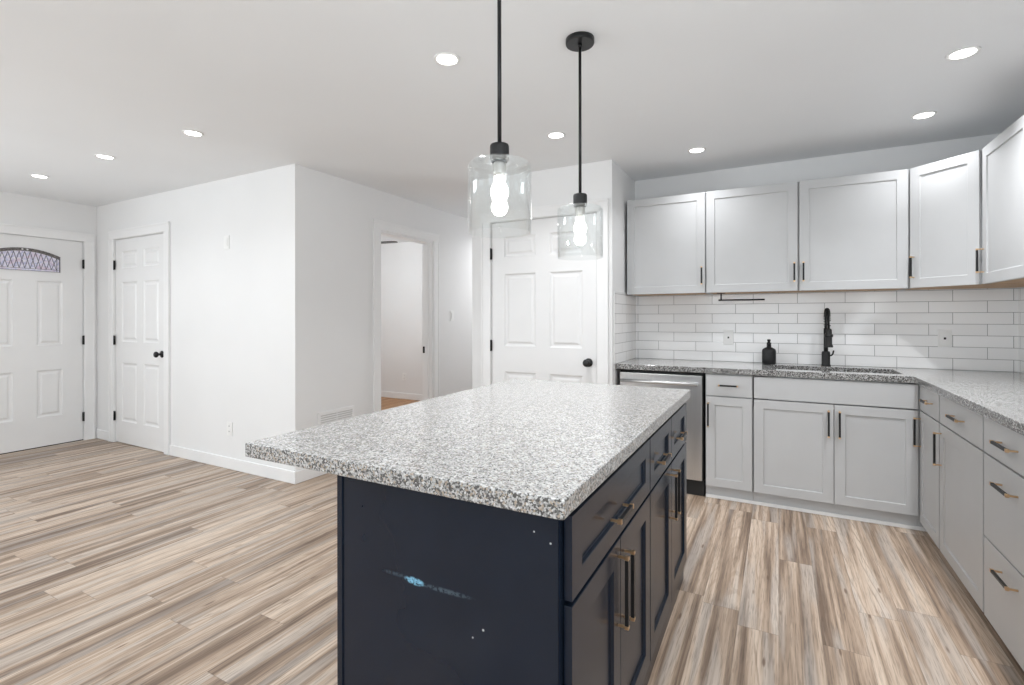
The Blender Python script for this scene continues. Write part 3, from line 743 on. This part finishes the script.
# ------------------------------------------------------------------ pendants
DZ = -.012
def pendant(loc, label, rot=0):
    dz = DZ if loc[1] < 1.6 else DZ-.004
    p = thing('pendant_light', label, 'pendant light', loc, rot, None)
    zc = ZC-.0005
    MB().lathe([(.058, zc-.022), (.060, zc-.018), (.060, zc)], seg=40).lathe([(.009, zc-.035), (.009, zc-.022)], seg=16).build('canopy', 'black', p)
    MB().cyl((0, 0, 1.797+dz), .0062, zc-.035-1.797-dz, seg=16).build('rod', 'black', p)
    MB().lathe([(.0175, 1.803), (.027, 1.800), (.029, 1.795), (.029, 1.752), (.0275, 1.749)][::-1], (0, 0, dz), seg=36).build('socket_cap', 'blackrough', p)
    R_ = .0965; zt, zb = 1.742, 1.532
    outer = [(.024, 1.7485)] + [(.055, 1.7475)] + [(R_-.016+.016*math.sin(a), zt-.012+.016*math.cos(a)) for a in [PI/2*k/6 for k in range(7)]] + [(R_, zb)]
    inner = [(R_-.003, zb)] + [(R_-.016+.013*math.sin(a), zt-.012+.013*math.cos(a)) for a in [PI/2*k/6 for k in range(6, -1, -1)]] + [(.055, 1.7445), (.024, 1.7455)]
    MB().lathe(outer+inner, (0, 0, dz), seg=72, closed=True).build('glass_shade', 'glass', p)
    MB().lathe([(.0155, 1.7485), (.0205, 1.742), (.0205, 1.715), (.017, 1.704)][::-1], (0, 0, dz), seg=28).build('bulb_socket', 'socket', p)
    prof = [(.004, 1.585), (.014, 1.588), (.022, 1.597), (.0255, 1.609), (.0235, 1.621), (.0175, 1.630), (.0225, 1.638), (.0275, 1.650), (.0275, 1.661), (.024, 1.672), (.0185, 1.683), (.0165, 1.692), (.016, 1.7035)]
    MB().lathe(prof, (0, 0, dz), seg=32).build('bulb', 'bulb', p)
    return p
pendant((-.745, 1.312, 0), 'clear glass pendant hanging over the near end of the island')
pendant((-.738, 1.989, 0), 'clear glass pendant hanging over the far end of the island')
for x, y in ((-.745, 1.312), (-.738, 1.989)):
    d = bpy.data.lights.new('pendant_glow', 'POINT'); d.energy = BULB; d.shadow_soft_size = .03; d.color = (1, .97, .92)
    o = bpy.data.objects.new('pendant_glow', d); COL.objects.link(o); o.location = (x, y, 1.56)

# ------------------------------------------------------------------ recessed downlights
def can_mesh(): pass
lt = [((-1.327, 1.854), 'round recessed downlight left of the near pendant rod'),
      ((-3.279, 1.830), 'round recessed downlight nearest the white wall corner on the left'),
      ((-4.319, 1.793), 'round recessed downlight in front of the closet door'),
      ((-5.386, 1.782), 'round recessed downlight nearest the front door'),
      ((-1.261, 2.959), 'small round downlight between the two pendant rods'),
      ((-.503, 3.694), 'round recessed downlight above the leftmost wall cabinets'),
      ((.726, 2.901), 'round recessed downlight nearest the top right corner'),
      ((.748, 3.683), 'round recessed downlight in front of the angled corner cabinet'),
      ((-3.2, .55), 'round recessed downlight in the living room just outside the left edge'),
      ((-4.9, .4), 'round recessed downlight in the living room beside the front door'),
      ((.70, 1.55), 'round recessed downlight over the right counter outside the frame'),
      ((-1.6, -.7), 'round recessed downlight behind the photographer on the left'),  # from here on unseen lamps, added to light the room evenly
      ((.4, -.9), 'round recessed downlight behind the photographer on the right'),
      ((-4.0, -1.3), 'round recessed downlight at the far end of the living room')]
proto = None
for (x, y), lab in lt:
    if proto is None:
        proto = c = thing('recessed_downlight', lab, 'ceiling light', (x, y, ZC), 0, 'recessed ceiling downlights')
        MB().lathe([(.060, -.0005), (.058, -.005), (.050, -.006), (.044, -.0015), (.044, -.0005)], seg=40, closed=True).build('trim_ring', 'white_plastic', c)
        MB().lathe([(.0435, -.0035), (.0435, -.0015)], seg=36).build('lens', 'lens', c)
    else:
        c = copy_tree(proto); c.location = (x, y, ZC); c['label'] = lab
    area('downlight_glow', (x, y, ZC-.012), (0, 0, -1), .085, .085, CAN*(.36 if x < -2.5 else .55 if y > 3.5 else 2.1 if x > .6 else 1.25), (.965, .98, 1), 'DISK', math.radians(125))

# ------------------------------------------------------------------ ceiling fan in the far room
fn = thing('ceiling_fan', 'black-bladed ceiling fan partly seen through the open doorway', 'ceiling fan', (-4.75, 4.57, 0))
MB().lathe([(.065, ZC-.0005), (.065, ZC-.03), (.03, ZC-.06)][::-1], seg=28).build('canopy', 'black', fn)
MB().cyl((0, 0, 2.25), .012, .14, seg=14).build('rod', 'black', fn)
MB().lathe([(.04, 2.14), (.095, 2.155), (.10, 2.21), (.05, 2.25)], seg=32).build('motor', 'black', fn)
MB().lathe([(.01, 2.06), (.07, 2.08), (.085, 2.12), (.05, 2.1395)], seg=28).build('light_globe', 'bulb', fn)  # light kit is made up and out of view, added to light the far room
a_ = math.radians(10)
for k in range(3):
    an = a_+k*PI*2/3
    mb = MB(); n = 10; pts = [(.08, -.02), (.16, -.045), (.45, -.06), (.62, -.055), (.655, -.03), (.66, 0), (.655, .03), (.62, .055), (.45, .06), (.16, .045), (.08, .02)]
    prism(mb, pts, -.004, .004); ob = mb.build('blade', 'black', fn, loc=(0, 0, 2.19), rotz=an); ob.rotation_euler.x = 0
d = bpy.data.lights.new('fan_glow', 'POINT'); d.energy = 38; d.shadow_soft_size = .08  # lamp of the added light kit
o = bpy.data.objects.new('fan_glow', d); COL.objects.link(o); o.location = (-4.75, 4.57, 2.0); d.color = (.92, .97, 1)
# unseen hall light behind the pantry block, added to brighten the hall wall
d = thing('recessed_downlight', 'round recessed downlight in the hall beside the pantry', 'ceiling light', (-2.75, 5.55, ZC), 0, 'recessed ceiling downlights')
d['label'] = 'round recessed downlight in the hall beside the pantry'
for ch in [q for q in bpy.data.objects if q.parent == proto]:
    c = ch.copy(); COL.objects.link(c); c.parent = d
area('downlight_glow', (-2.75, 5.55, ZC-.012), (0, 0, -1), .085, .085, CAN*2.2, (.965, .98, 1), 'DISK', math.radians(150))
